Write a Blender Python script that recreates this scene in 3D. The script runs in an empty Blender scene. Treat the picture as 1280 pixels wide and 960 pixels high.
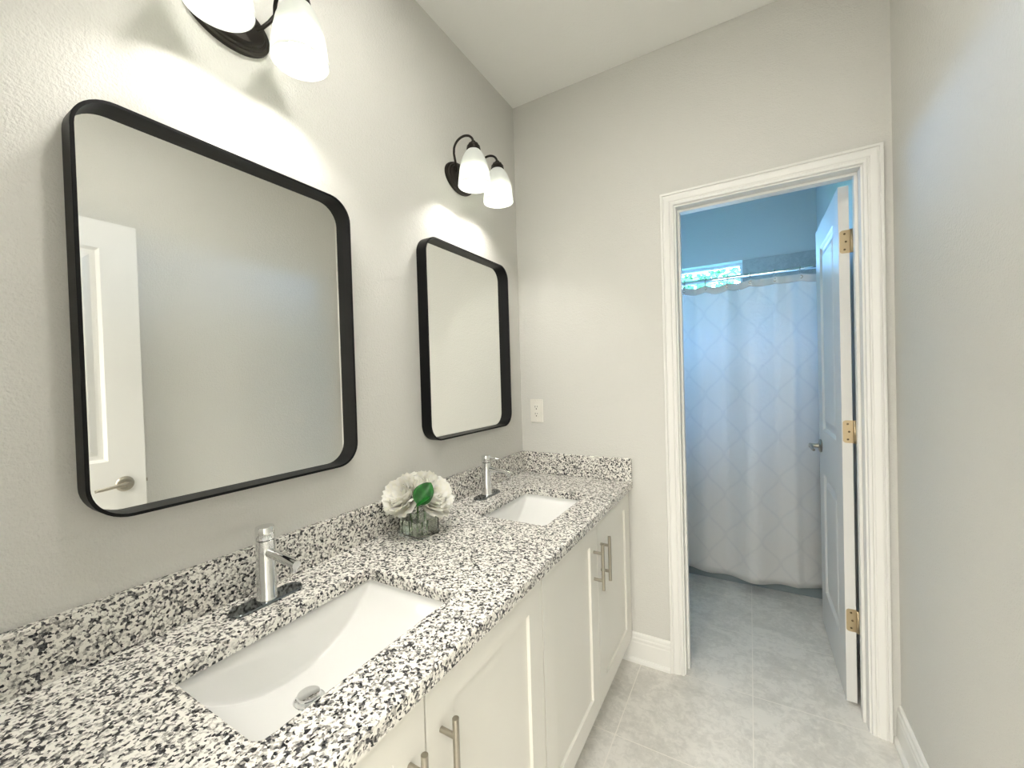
import bpy, bmesh, math, random
from math import sin, cos, pi, radians
from mathutils import Vector, Matrix
random.seed(7)
S = bpy.context.scene
COL = S.collection

# ------------------------------------------------------------------ camera
YAW, PITCH, ROLL = 0.5246, -0.0143, -0.0294
CAM = Vector((1.0479, -1.9042, 1.3235))
FPX = 513.2187
f = Vector((-sin(YAW) * cos(PITCH), cos(YAW) * cos(PITCH), sin(PITCH)))
r0 = Vector((cos(YAW), sin(YAW), 0)); u0 = r0.cross(f)
rr = cos(ROLL) * r0 + sin(ROLL) * u0; uu = -sin(ROLL) * r0 + cos(ROLL) * u0
cd = bpy.data.cameras.new('camera'); cam = bpy.data.objects.new('camera', cd); COL.objects.link(cam)
M = Matrix((rr, uu, -f)).transposed().to_4x4(); M.translation = CAM
cam.matrix_world = M
cd.sensor_fit = 'HORIZONTAL'; cd.sensor_width = 36.0; cd.lens = FPX * 36.0 / 1280.0
cd.clip_start = 0.01; cd.clip_end = 200
S.camera = cam

# ------------------------------------------------------------------ light and exposure
S.view_settings.view_transform = 'Standard'
S.view_settings.look = 'None'
S.view_settings.exposure = 1.43
S.view_settings.gamma = 1.0
S.view_settings.use_curve_mapping = False
SKY_STRENGTH = 18.5
SKY_COLOR = (0.245, 0.515, 1.0)
BULB_COLOR = (1.0, 0.963, 0.905)
BULB_EMIT = 108.0
SHADE_EMIT = 0.10
FILL_CAN_EMIT = 78.0
HALL_W = 30.0
HALL_COLOR = (1.0, 0.965, 0.90)

W = bpy.data.worlds.new('sky'); S.world = W; W.use_nodes = True
wn = W.node_tree; bg = wn.nodes['Background']
bg.inputs[0].default_value = (*SKY_COLOR, 1); bg.inputs[1].default_value = SKY_STRENGTH


def light(name, typ, loc, power, color, size=None, size_y=None, rot=None, parent=None, radius=None, portal=False):
    d = bpy.data.lights.new(name, typ); d.energy = power; d.color = color
    if typ == 'AREA':
        d.shape = 'RECTANGLE'; d.size = size; d.size_y = size_y
        if portal: d.cycles.is_portal = True
    if radius is not None: d.shadow_soft_size = radius
    o = bpy.data.objects.new(name, d); COL.objects.link(o); o.location = loc
    if rot: o.rotation_euler = rot
    if parent: o.parent = parent
    return o

RW = 1.4885            # right wall
H = 2.736              # ceiling
BY = -1.93             # back wall (inner face)
SY = 1.79              # shower back wall
SX = -0.035            # shower left wall
WT = 0.115             # wall thickness
# daylight through the shower window comes from the sky (this is a sampling portal for it)
light('window_daylight', 'AREA', (0.56, SY + 0.10, 1.80), 1, (1, 1, 1), 0.92, 0.76, (radians(-90), 0, 0), portal=True)
# two area lights added behind the camera, as fill through the entry doorway
light('hall_fill_top', 'AREA', (1.0, -3.1, 2.68), HALL_W, HALL_COLOR, 1.6, 1.2)
light('hall_fill_back', 'AREA', (0.9, -4.35, 1.5), HALL_W * 0.8, HALL_COLOR, 2.2, 1.6, (radians(90), 0, 0))

# ------------------------------------------------------------------ node helpers / materials
def mat(name):
    m = bpy.data.materials.new(name); m.use_nodes = True
    return m, m.node_tree, m.node_tree.nodes['Principled BSDF']

def simple(name, col, rough=0.5, metal=0.0, spec=None, coat=0.0):
    m, t, b = mat(name)
    b.inputs['Base Color'].default_value = (*col, 1); b.inputs['Roughness'].default_value = rough
    b.inputs['Metallic'].default_value = metal
    if spec is not None: b.inputs['Specular IOR Level'].default_value = spec
    if coat: b.inputs['Coat Weight'].default_value = coat
    return m

def N(t, typ, **kw):
    n = t.nodes.new(typ)
    for k, v in kw.items():
        if k in n.inputs.keys(): n.inputs[k].default_value = v
        else: setattr(n, k, v)
    return n

def coords(t, scale=(1, 1, 1), world=True):
    g = N(t, 'ShaderNodeNewGeometry') if world else N(t, 'ShaderNodeTexCoord')
    mp = N(t, 'ShaderNodeMapping'); mp.inputs['Scale'].default_value = scale
    t.links.new(g.outputs['Position' if world else 'Object'], mp.inputs['Vector'])
    return mp.outputs['Vector']

def ramp(t, fac, stops, interp='LINEAR'):
    r = N(t, 'ShaderNodeValToRGB'); r.color_ramp.interpolation = interp
    e = r.color_ramp.elements
    while len(e) < len(stops): e.new(0.5)
    for el, (p, c) in zip(e, stops):
        el.position = p; el.color = (*c, 1) if len(c) == 3 else c
    t.links.new(fac, r.inputs['Fac'])
    return r.outputs['Color']

def textured_wall(name, col, rough=0.85, scale=75, strength=0.42, dist=0.004):
    m, t, b = mat(name)
    v = coords(t)
    n1 = N(t, 'ShaderNodeTexNoise', Scale=scale, Detail=4.0, Roughness=0.6); t.links.new(v, n1.inputs['Vector'])
    n2 = N(t, 'ShaderNodeTexNoise', Scale=scale * 2.6, Detail=2.0); t.links.new(v, n2.inputs['Vector'])
    mx = N(t, 'ShaderNodeMath', operation='ADD'); t.links.new(n1.outputs['Fac'], mx.inputs[0]); t.links.new(n2.outputs['Fac'], mx.inputs[1])
    bp = N(t, 'ShaderNodeBump', Strength=strength, Distance=dist); t.links.new(mx.outputs[0], bp.inputs['Height'])
    t.links.new(bp.outputs['Normal'], b.inputs['Normal'])
    b.inputs['Base Color'].default_value = (*col, 1); b.inputs['Roughness'].default_value = rough
    b.inputs['Specular IOR Level'].default_value = 0.3
    return m

M_wall = textured_wall('greige_paint', (0.69, 0.683, 0.640))
M_ceil = textured_wall('ceiling_paint', (0.88, 0.878, 0.84), scale=60, strength=0.22)
M_trim = simple('white_trim_paint', (0.83, 0.825, 0.785), 0.35)
M_door = simple('white_door_paint', (0.77, 0.765, 0.735), 0.38)
M_cab = simple('cabinet_paint', (0.80, 0.785, 0.72), 0.32)
M_black = simple('black_metal', (0.003, 0.003, 0.0035), 0.42, 0.0, 0.2)
M_bronze = simple('dark_bronze', (0.022, 0.018, 0.014), 0.42, 0.6)
M_chrome = simple('chrome', (0.82, 0.83, 0.83), 0.06, 1.0)
M_chrome_reflect = simple('chrome_dark_reflection', (0.20, 0.22, 0.23), 0.10, 1.0)  # chrome with its dark reflections put into the base colour
M_nickel = simple('brushed_nickel', (0.42, 0.39, 0.33), 0.32, 1.0)
M_hinge = simple('satin_brass_hinge', (0.55, 0.44, 0.28), 0.35, 1.0)
M_mirror = simple('mirror_silver', (0.93, 0.94, 0.92), 0.0, 1.0)
M_porcelain = simple('white_porcelain', (0.86, 0.86, 0.835), 0.08, 0.0, 0.5, 0.3)
M_plastic = simple('white_plastic', (0.83, 0.81, 0.74), 0.35)
M_slot = simple('dark_slot', (0.03, 0.028, 0.025), 0.6)
M_vinyl = simple('white_vinyl', (0.85, 0.86, 0.86), 0.35)
M_stem = simple('green_stem', (0.07, 0.16, 0.03), 0.5)
M_rubber = simple('dark_gap', (0.03, 0.03, 0.03), 0.8)

def granite():
    m, t, b = mat('speckled_granite')
    v = coords(t)
    nd = N(t, 'ShaderNodeTexNoise', Scale=110.0, Detail=2.0); t.links.new(v, nd.inputs['Vector'])
    sub = N(t, 'ShaderNodeVectorMath', operation='SUBTRACT'); t.links.new(nd.outputs['Color'], sub.inputs[0]); sub.inputs[1].default_value = (.5, .5, .5)
    sc = N(t, 'ShaderNodeVectorMath', operation='SCALE'); t.links.new(sub.outputs[0], sc.inputs[0]); sc.inputs['Scale'].default_value = 0.008
    ad = N(t, 'ShaderNodeVectorMath', operation='ADD'); t.links.new(v, ad.inputs[0]); t.links.new(sc.outputs[0], ad.inputs[1])
    v1 = N(t, 'ShaderNodeTexVoronoi', Scale=215.0); t.links.new(ad.outputs[0], v1.inputs['Vector'])
    sep = N(t, 'ShaderNodeSeparateColor'); t.links.new(v1.outputs['Color'], sep.inputs[0])
    # clump the dark grains with a larger noise
    big = N(t, 'ShaderNodeTexNoise', Scale=95.0, Detail=3.0, Roughness=0.6); t.links.new(v, big.inputs['Vector'])
    ma = N(t, 'ShaderNodeMath', operation='MULTIPLY_ADD'); t.links.new(big.outputs['Fac'], ma.inputs[0]); ma.inputs[1].default_value = 1.3; ma.inputs[2].default_value = -0.665
    su = N(t, 'ShaderNodeMath', operation='ADD'); t.links.new(sep.outputs[0], su.inputs[0]); t.links.new(ma.outputs[0], su.inputs[1])
    c = ramp(t, su.outputs[0], [(0.0, (0.87, 0.85, 0.79)), (0.35, (0.70, 0.68, 0.63)), (0.51, (0.44, 0.425, 0.39)), (0.645, (0.25, 0.24, 0.225)), (0.76, (0.075, 0.075, 0.08)), (0.90, (0.018, 0.018, 0.022))], 'CONSTANT')
    t.links.new(c, b.inputs['Base Color'])
    b.inputs['Roughness'].default_value = 0.16
    b.inputs['Specular IOR Level'].default_value = 0.45
    return m
M_granite = granite()

def tile(name, base, dark, grout, size, off, gw=0.0035, axes=(0, 1), rough=0.35):
    m, t, b = mat(name)
    g = N(t, 'ShaderNodeNewGeometry')
    sx = N(t, 'ShaderNodeSeparateXYZ'); t.links.new(g.outputs['Position'], sx.inputs[0])
    masks = []
    for a, o, s in zip(axes, off, size):
        s1 = N(t, 'ShaderNodeMath', operation='SUBTRACT'); t.links.new(sx.outputs[a], s1.inputs[0]); s1.inputs[1].default_value = o
        pp = N(t, 'ShaderNodeMath', operation='PINGPONG'); t.links.new(s1.outputs[0], pp.inputs[0]); pp.inputs[1].default_value = s / 2
        lt = N(t, 'ShaderNodeMath', operation='LESS_THAN'); t.links.new(pp.outputs[0], lt.inputs[0]); lt.inputs[1].default_value = gw / 2
        masks.append(lt.outputs[0])
    mk = N(t, 'ShaderNodeMath', operation='MAXIMUM'); t.links.new(masks[0], mk.inputs[0]); t.links.new(masks[1], mk.inputs[1])
    n1 = N(t, 'ShaderNodeTexNoise', Scale=6.0, Detail=8.0, Roughness=0.68, Distortion=0.6); t.links.new(g.outputs['Position'], n1.inputs['Vector'])
    n2 = N(t, 'ShaderNodeTexNoise', Scale=38.0, Detail=6.0, Roughness=0.7, Distortion=0.8); t.links.new(g.outputs['Position'], n2.inputs['Vector'])
    mx = N(t, 'ShaderNodeMath', operation='MULTIPLY_ADD'); t.links.new(n2.outputs['Fac'], mx.inputs[0]); mx.inputs[1].default_value = 0.8
    t.links.new(n1.outputs['Fac'], mx.inputs[2])
    c = ramp(t, mx.outputs[0], [(0.62, dark), (0.86, tuple((p + q) / 2 for p, q in zip(base, dark))), (1.0, base)])
    mix = N(t, 'ShaderNodeMix', data_type='RGBA'); t.links.new(mk.outputs[0], mix.inputs['Factor'])
    t.links.new(c, mix.inputs[6]); mix.inputs[7].default_value = (*grout, 1)
    t.links.new(mix.outputs[2], b.inputs['Base Color'])
    b.inputs['Roughness'].default_value = rough
    bp = N(t, 'ShaderNodeBump', Strength=0.5, Distance=0.0015, invert=True); t.links.new(mk.outputs[0], bp.inputs['Height'])
    t.links.new(bp.outputs['Normal'], b.inputs['Normal'])
    return m
M_floor = tile('floor_tile', (0.76, 0.74, 0.69), (0.56, 0.545, 0.50), (0.82, 0.79, 0.73), (0.44, 0.44), (1.036, 0.0))
M_stile_x = tile('shower_tile_back', (0.50, 0.50, 0.47), (0.36, 0.36, 0.34), (0.42, 0.42, 0.40), (0.33, 0.33), (1.235, 2.185), axes=(0, 2))
M_stile_y = tile('shower_tile_side', (0.50, 0.50, 0.47), (0.36, 0.36, 0.34), (0.42, 0.42, 0.40), (0.33, 0.33), (SY, 2.185), axes=(1, 2))

def shade_mat():
    m, t, b = mat('frosted_glass')
    out = t.nodes['Material Output']
    b.inputs['Base Color'].default_value = (0.50, 0.52, 0.48, 1); b.inputs['Roughness'].default_value = 0.35
    b.inputs['Emission Color'].default_value = (*BULB_COLOR, 1); b.inputs['Emission Strength'].default_value = SHADE_EMIT / 0.45
    tr = N(t, 'ShaderNodeBsdfTranslucent'); tr.inputs['Color'].default_value = (0.55, 0.575, 0.53, 1)
    mx = N(t, 'ShaderNodeMixShader'); mx.inputs[0].default_value = 0.55
    t.links.new(b.outputs[0], mx.inputs[1]); t.links.new(tr.outputs[0], mx.inputs[2]); t.links.new(mx.outputs[0], out.inputs[0])
    return m
M_shade = shade_mat()

def emit(name, col, s):
    m, t, b = mat(name)
    b.inputs['Emission Color'].default_value = (*col, 1); b.inputs['Emission Strength'].default_value = s
    b.inputs['Base Color'].default_value = (0.9, 0.9, 0.88, 1)
    return m
M_bulb = emit('lit_bulb', BULB_COLOR, BULB_EMIT)

def glass(name, col=(1, 1, 1), ior=1.45, rough=0.0):
    m, t, b = mat(name)
    b.inputs['Base Color'].default_value = (*col, 1); b.inputs['Transmission Weight'].default_value = 1.0
    b.inputs['IOR'].default_value = ior; b.inputs['Roughness'].default_value = rough
    return m
M_vase = glass('vase_glass', (0.93, 0.97, 0.93))
M_water = glass('water', (0.90, 0.94, 0.85), 1.33)

def pane_mat():
    m, t, b = mat('window_glass')
    out = t.nodes['Material Output']
    gl = N(t, 'ShaderNodeBsdfGlossy'); gl.inputs['Roughness'].default_value = 0.0
    tp = N(t, 'ShaderNodeBsdfTransparent'); tp.inputs['Color'].default_value = (0.94, 0.98, 0.97, 1)
    fr = N(t, 'ShaderNodeFresnel'); fr.inputs['IOR'].default_value = 1.3
    mx = N(t, 'ShaderNodeMixShader'); t.links.new(fr.outputs[0], mx.inputs[0])
    t.links.new(tp.outputs[0], mx.inputs[1]); t.links.new(gl.outputs[0], mx.inputs[2]); t.links.new(mx.outputs[0], out.inputs[0])
    return m
M_pane = pane_mat()

def petal_mat():
    m, t, b = mat('cream_petal')
    out = t.nodes['Material Output']
    v = coords(t, world=False)
    n = N(t, 'ShaderNodeTexNoise', Scale=45.0, Detail=2.0); t.links.new(v, n.inputs['Vector'])
    c = ramp(t, n.outputs['Fac'], [(0.35, (0.96, 0.945, 0.85)), (0.6, (0.98, 0.975, 0.94))])
    t.links.new(c, b.inputs['Base Color']); b.inputs['Roughness'].default_value = 0.6
    tr = N(t, 'ShaderNodeBsdfTranslucent'); t.links.new(c, tr.inputs['Color'])
    mx = N(t, 'ShaderNodeMixShader'); mx.inputs[0].default_value = 0.35
    t.links.new(b.outputs[0], mx.inputs[1]); t.links.new(tr.outputs[0], mx.inputs[2]); t.links.new(mx.outputs[0], out.inputs[0])
    return m
M_petal = petal_mat()

def leaf_mat():
    m, t, b = mat('glossy_leaf')
    v = coords(t, world=False)
    n = N(t, 'ShaderNodeTexNoise', Scale=60.0, Detail=3.0); t.links.new(v, n.inputs['Vector'])
    c = ramp(t, n.outputs['Fac'], [(0.3, (0.004, 0.07, 0.008)), (0.7, (0.015, 0.17, 0.02))])
    t.links.new(c, b.inputs['Base Color']); b.inputs['Roughness'].default_value = 0.28
    return m
M_leaf = leaf_mat()
M_foliage = simple('tree_foliage', (0.10, 0.22, 0.08), 0.6)
M_bark = simple('bark', (0.12, 0.09, 0.06), 0.8)
M_grass = simple('lawn', (0.10, 0.20, 0.06), 0.9)

def curtain_mat(name, trans, pattern=True):
    m, t, b = mat(name)
    out = t.nodes['Material Output']
    g = N(t, 'ShaderNodeNewGeometry'); sx = N(t, 'ShaderNodeSeparateXYZ'); t.links.new(g.outputs['Position'], sx.inputs[0])
    def mth(op, a, bb=None, c=None):
        n = N(t, 'ShaderNodeMath', operation=op)
        for i, q in enumerate((a, bb, c)):
            if q is None: continue
            if isinstance(q, (int, float)): n.inputs[i].default_value = q
            else: t.links.new(q, n.inputs[i])
        return n.outputs[0]
    base = (0.80, 0.80, 0.78)
    if pattern:
        # ogee trellis: two mirrored wavy line families
        kx, kz = 2 * pi / 0.19, 2 * pi / 0.25
        zz = mth('MULTIPLY', sx.outputs[2], kz)
        xx = mth('MULTIPLY', sx.outputs[0], kx)
        s = mth('MULTIPLY', mth('SINE', zz), 1.45)
        s3 = mth('MULTIPLY', mth('SINE', mth('MULTIPLY', zz, 3.0)), -0.04)
        s = mth('ADD', s, s3)
        l1 = mth('ABSOLUTE', mth('SINE', mth('MULTIPLY', mth('ADD', xx, s), 0.5)))
        l2 = mth('ABSOLUTE', mth('COSINE', mth('MULTIPLY', mth('SUBTRACT', xx, s), 0.5)))
        ln = mth('MINIMUM', l1, l2)
        mk = mth('SUBTRACT', 1.0, mth('SMOOTH_MIN', mth('MULTIPLY', ln, 4.5), 1.0, 0.3))
        nz = N(t, 'ShaderNodeTexNoise', Scale=60.0, Detail=2.0); t.links.new(g.outputs['Position'], nz.inputs['Vector'])
        mix = N(t, 'ShaderNodeMix', data_type='RGBA'); t.links.new(mk, mix.inputs['Factor'])
        mix.inputs[6].default_value = (0.88, 0.88, 0.86, 1); mix.inputs[7].default_value = (0.80, 0.805, 0.80, 1)
        t.links.new(mix.outputs[2], b.inputs['Base Color'])
        rg = mth('MULTIPLY_ADD', mk, 0.25, 0.36); t.links.new(rg, b.inputs['Roughness'])
        nw = N(t, 'ShaderNodeTexNoise', Scale=22.0, Detail=3.0, Distortion=1.0); t.links.new(g.outputs['Position'], nw.inputs['Vector'])
        h = mth('ADD', mth('MULTIPLY', mk, 0.10), nw.outputs['Fac'])
        bp = N(t, 'ShaderNodeBump', Strength=0.35, Distance=0.012); t.links.new(h, bp.inputs['Height']); t.links.new(bp.outputs['Normal'], b.inputs['Normal'])
    else:
        b.inputs['Base Color'].default_value = (*base, 1); b.inputs['Roughness'].default_value = 0.5
    tr = N(t, 'ShaderNodeBsdfTranslucent'); tr.inputs['Color'].default_value = (0.85, 0.86, 0.86, 1)
    mx = N(t, 'ShaderNodeMixShader'); mx.inputs[0].default_value = trans
    t.links.new(b.outputs[0], mx.inputs[1]); t.links.new(tr.outputs[0], mx.inputs[2]); t.links.new(mx.outputs[0], out.inputs[0])
    return m
M_curtain = curtain_mat('jacquard_curtain', 0.32)
M_hem = curtain_mat('curtain_hem', 0.08, False)

# ------------------------------------------------------------------ mesh helpers
def nbm(): return bmesh.new()

def box(bm, x0, y0, z0, x1, y1, z1, bev=0.0, seg=2):
    vs = [bm.verts.new((x, y, z)) for x in (x0, x1) for y in (y0, y1) for z in (z0, z1)]
    F = [(0, 1, 3, 2), (4, 6, 7, 5), (0, 4, 5, 1), (2, 3, 7, 6), (0, 2, 6, 4), (1, 5, 7, 3)]
    fs = [bm.faces.new([vs[i] for i in q]) for q in F]
    if bev:
        es = list({e for q in fs for e in q.edges})
        bmesh.ops.bevel(bm, geom=es, offset=bev, segments=seg, affect='EDGES', profile=0.5)

def frame_for(d):
    d = d.normalized(); a = Vector((0, 0, 1)) if abs(d.z) < 0.9 else Vector((1, 0, 0))
    s = d.cross(a).normalized(); return s, s.cross(d).normalized()

def tube(bm, pts, rad, seg=14, cap=True):
    pts = [Vector(p) for p in pts]; n = len(pts)
    rads = rad if isinstance(rad, (list, tuple)) else [rad] * n
    rings = []; s = None
    for i, p in enumerate(pts):
        d = (pts[min(i + 1, n - 1)] - pts[max(i - 1, 0)])
        if s is None: s, t = frame_for(d)
        else:
            d = d.normalized(); s = (s - d * s.dot(d)).normalized(); t = s.cross(d)
        rings.append([bm.verts.new(p + (s * cos(2 * pi * k / seg) + t * sin(2 * pi * k / seg)) * rads[i]) for k in range(seg)])
    for a, b in zip(rings, rings[1:]):
        for k in range(seg):
            q = bm.faces.new((a[k], a[(k + 1) % seg], b[(k + 1) % seg], b[k])); q.smooth = True
    if cap:
        bm.faces.new(rings[0]); bm.faces.new(list(reversed(rings[-1])))

def lathe(bm, prof, origin=(0, 0, 0), axis='z', seg=32, close=False, sx=1.0, sy=1.0):
    o = Vector(origin); rings = []
    for r, h in prof:
        ring = []
        if r < 1e-6:
            v = {'z': (0, 0, h), 'x': (h, 0, 0), 'y': (0, h, 0)}[axis]
            ring = [bm.verts.new(o + Vector(v))]
        else:
            for k in range(seg):
                a = 2 * pi * k / seg; c, s = r * cos(a) * sx, r * sin(a) * sy
                v = {'z': (c, s, h), 'x': (h, c, s), 'y': (c, h, s)}[axis]
                ring.append(bm.verts.new(o + Vector(v)))
        rings.append(ring)
    if close: rings.append(rings[0])
    for a, b in zip(rings, rings[1:]):
        for k in range(seg):
            k2 = (k + 1) % seg
            if len(a) == 1 and len(b) == 1: continue
            if len(a) == 1: q = bm.faces.new((a[0], b[k2], b[k]))
            elif len(b) == 1: q = bm.faces.new((a[k], a[k2], b[0]))
            else: q = bm.faces.new((a[k], a[k2], b[k2], b[k]))
            q.smooth = True
    if not close:
        for ring in (rings[0], rings[-1]):
            if len(ring) > 2: bm.faces.new(ring)

def rrect(w, h, r, n=8):
    pts = []
    for cx, cy, a0 in ((w / 2 - r, h / 2 - r, 0), (-w / 2 + r, h / 2 - r, pi / 2), (-w / 2 + r, -h / 2 + r, pi), (w / 2 - r, -h / 2 + r, 1.5 * pi)):
        for k in range(n + 1):
            a = a0 + pi / 2 * k / n
            pts.append((cx + r * cos(a), cy + r * sin(a)))
    return pts

def loft(bm, loops, close_ring=False, cap0=False, cap1=False, smooth=False):
    rings = [[bm.verts.new(p) for p in lp] for lp in loops]
    pairs = list(zip(rings, rings[1:]))
    if close_ring: pairs.append((rings[-1], rings[0]))
    for a, b in pairs:
        n = len(a)
        for k in range(n):
            q = bm.faces.new((a[k], a[(k + 1) % n], b[(k + 1) % n], b[k])); q.smooth = smooth
    if cap0: bm.faces.new(rings[0])
    if cap1: bm.faces.new(list(reversed(rings[-1])))

def link(name, bm, m, parent=None, offset=None, auto=None):
    bmesh.ops.recalc_face_normals(bm, faces=bm.faces[:])
    if offset is not None:
        bmesh.ops.translate(bm, verts=bm.verts[:], vec=-Vector(offset))
    me = bpy.data.meshes.new(name); bm.to_mesh(me); bm.free()
    o = bpy.data.objects.new(name, me); COL.objects.link(o)
    for q in (m if isinstance(m, (list, tuple)) else [m]): me.materials.append(q)
    if parent is not None: o.parent = parent
    elif offset is not None: o.location = offset
    if auto:
        me.polygons.foreach_set('use_smooth', [True] * len(me.polygons)); me.set_sharp_from_angle(angle=radians(auto))
    return o

def tag(o, label, cat, group=None, kind=None):
    o['label'] = label; o['category'] = cat
    if group: o['group'] = group
    if kind: o['kind'] = kind
    return o

def thing(name, loc, label, cat, group=None, kind=None, rot=None):
    o = bpy.data.objects.new(name, None); COL.objects.link(o); o.location = loc; o.empty_display_size = 0.05
    if rot: o.rotation_euler = rot
    return tag(o, label, cat, group, kind)

def copy_thing(root, loc, label, rot=None):
    r = root.copy(); COL.objects.link(r); r.location = loc; r['label'] = label
    if rot: r.rotation_euler = rot
    def rec(src, dst):
        for ch in list(src.children):
            c = ch.copy(); COL.objects.link(c); c.parent = dst; rec(ch, c)
    rec(root, r)
    return r

def struct(name, bm, m, label, cat, offset=None, auto=None):
    return tag(link(name, bm, m, None, offset, auto), label, cat, None, 'structure')

def wall_with_holes(bm, axis, d0, d1, a0, a1, z0, z1, holes):
    """a wall slab; axis 'y': spans x, thickness d0..d1 along y. holes: (a0,a1,z0,z1)"""
    A = sorted({a0, a1, *[h[0] for h in holes], *[h[1] for h in holes]})
    Z = sorted({z0, z1, *[h[2] for h in holes], *[h[3] for h in holes]})
    solid = {}
    for i in range(len(A) - 1):
        for j in range(len(Z) - 1):
            ca, cz = (A[i] + A[i + 1]) / 2, (Z[j] + Z[j + 1]) / 2
            solid[i, j] = not any(h[0] < ca < h[1] and h[2] < cz < h[3] for h in holes)
    cache = {}
    def V(a, d, z):
        k = (a, d, z)
        if k not in cache: cache[k] = bm.verts.new((a, d, z) if axis == 'y' else (d, a, z))
        return cache[k]
    for (i, j), s in solid.items():
        if not s: continue
        p, q, r, t = A[i], A[i + 1], Z[j], Z[j + 1]
        for d in (d0, d1): bm.faces.new((V(p, d, r), V(q, d, r), V(q, d, t), V(p, d, t)))
        if not solid.get((i - 1, j)): bm.faces.new((V(p, d0, r), V(p, d1, r), V(p, d1, t), V(p, d0, t)))
        if not solid.get((i + 1, j)): bm.faces.new((V(q, d0, r), V(q, d1, r), V(q, d1, t), V(q, d0, t)))
        if not solid.get((i, j - 1)): bm.faces.new((V(p, d0, r), V(q, d0, r), V(q, d1, r), V(p, d1, r)))
        if not solid.get((i, j + 1)): bm.faces.new((V(p, d0, t), V(q, d0, t), V(q, d1, t), V(p, d1, t)))

# ------------------------------------------------------------------ room shell
OX0, OX1, OZ = 0.785, 1.402, 2.04      # doorway to the shower room (clear, inside the jambs)
JT = 0.018                             # jamb thickness
BX0, BX1, BZ = 0.625, 1.402, 2.06      # entry doorway in the back wall
SW = 0.12
WX0, WX1, WZ0, WZ1 = 0.10, 1.017, 1.43, 2.19

bm = nbm(); box(bm, -1.7, -4.6, -0.1, 3.0, SY + 0.2, 0.0)
struct('floor', bm, M_floor, 'large grey beige square tile floor running through both rooms', 'floor')
bm = nbm(); box(bm, -1.7, -4.6, H, 3.0, SY + 0.2, H + 0.1)
struct('ceiling', bm, M_ceil, 'off white textured ceiling above the vanity wall', 'ceiling')
bm = nbm(); box(bm, -SW, BY, 0, 0, 0, H)
struct('wall_left', bm, M_wall, 'greige textured wall carrying both mirrors and sconces', 'wall')
bm = nbm(); box(bm, RW, BY, 0, RW + SW, SY, H)
struct('wall_right', bm, M_wall, 'plain greige wall on the right with white baseboard', 'wall')
bm = nbm(); wall_with_holes(bm, 'y', 0.0, WT, -SW, RW, 0, H, [(OX0 - JT, OX1 + JT, -0.0, OZ + JT)])
struct('wall_far', bm, M_wall, 'greige end wall with outlet and doorway to the shower room', 'wall')
bm = nbm(); wall_with_holes(bm, 'y', BY - WT, BY, -1.7, 3.0, 0, H, [(BX0 - JT, BX1 + JT, 0.0, BZ + JT)])
struct('wall_back', bm, M_wall, 'greige wall behind the viewer with the entry doorway', 'wall')
bm = nbm(); box(bm, SX - SW, WT, 0, SX, SY, H)
struct('wall_shower_left', bm, M_wall, 'greige left wall of the shower room', 'wall')
bm = nbm(); wall_with_holes(bm, 'y', SY, SY + 0.16, SX - SW, RW + SW, 0, H, [(WX0, WX1, WZ0, WZ1)])
struct('wall_shower_back', bm, M_wall, 'wall above the tub with high window, painted above the tile', 'wall')
# neighbouring room
for nm, b in (('wall_hall_left', (-1.7, -4.6, 0, -1.6, BY - WT, H)), ('wall_hall_right', (2.9, -4.6, 0, 3.0, BY - WT, H)), ('wall_hall_back', (-1.6, -4.6, 0, 2.9, -4.5, H))):
    bm = nbm(); box(bm, *b); struct(nm, bm, M_wall, 'greige wall of the neighbouring room, ' + nm.split('_')[-1] + ' side', 'wall')

# shower tile surround (thin slabs standing on the tub deck line)
TT = 0.010
bm = nbm(); wall_with_holes(bm, 'y', SY - TT, SY, SX, RW, 0.0, 2.185, [(WX0, WX1, WZ0, 2.185)])
struct('trim_1', bm, M_stile_x, 'grey stone look tile surround beside the shower window', 'tile')
bm = nbm(); box(bm, RW - TT, 0.98, 0.0, RW, SY - TT, 2.185)
struct('trim_2', bm, M_stile_y, 'grey stone look tile on the right side of the tub', 'tile')
bm = nbm(); box(bm, SX, 0.98, 0.0, SX + TT, SY - TT, 2.185)
struct('trim_3', bm, M_stile_y, 'grey stone look tile on the left side of the tub', 'tile')

# window
w1 = thing('window_1', ((WX0 + WX1) / 2, SY + 0.09, WZ0), 'small high window with white frame over the tub, trees outside', 'window', kind='structure')
off = w1.location
fw = 0.02
def ring_frame(bm, x0, x1, z0, z1, y0, y1, wd):
    wall_with_holes(bm, 'y', y0, y1, x0, x1, z0, z1, [(x0 + wd, x1 - wd, z0 + wd, z1 - wd)])
bm = nbm(); ring_frame(bm, WX0, WX1, WZ0, WZ1, SY + 0.09, SY + 0.13, fw)
link('window_frame', bm, M_vinyl, w1, off)
bm = nbm(); box(bm, WX0 + fw, SY + 0.107, WZ0 + fw, WX1 - fw, SY + 0.112, WZ1 - fw)
link('pane', bm, M_pane, w1, off)
bm = nbm(); box(bm, WX0, SY - TT - 0.008, WZ0, WX1, SY + 0.09, WZ0 + 0.012)
link('window_sill', bm, M_vinyl, w1, off)

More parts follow.
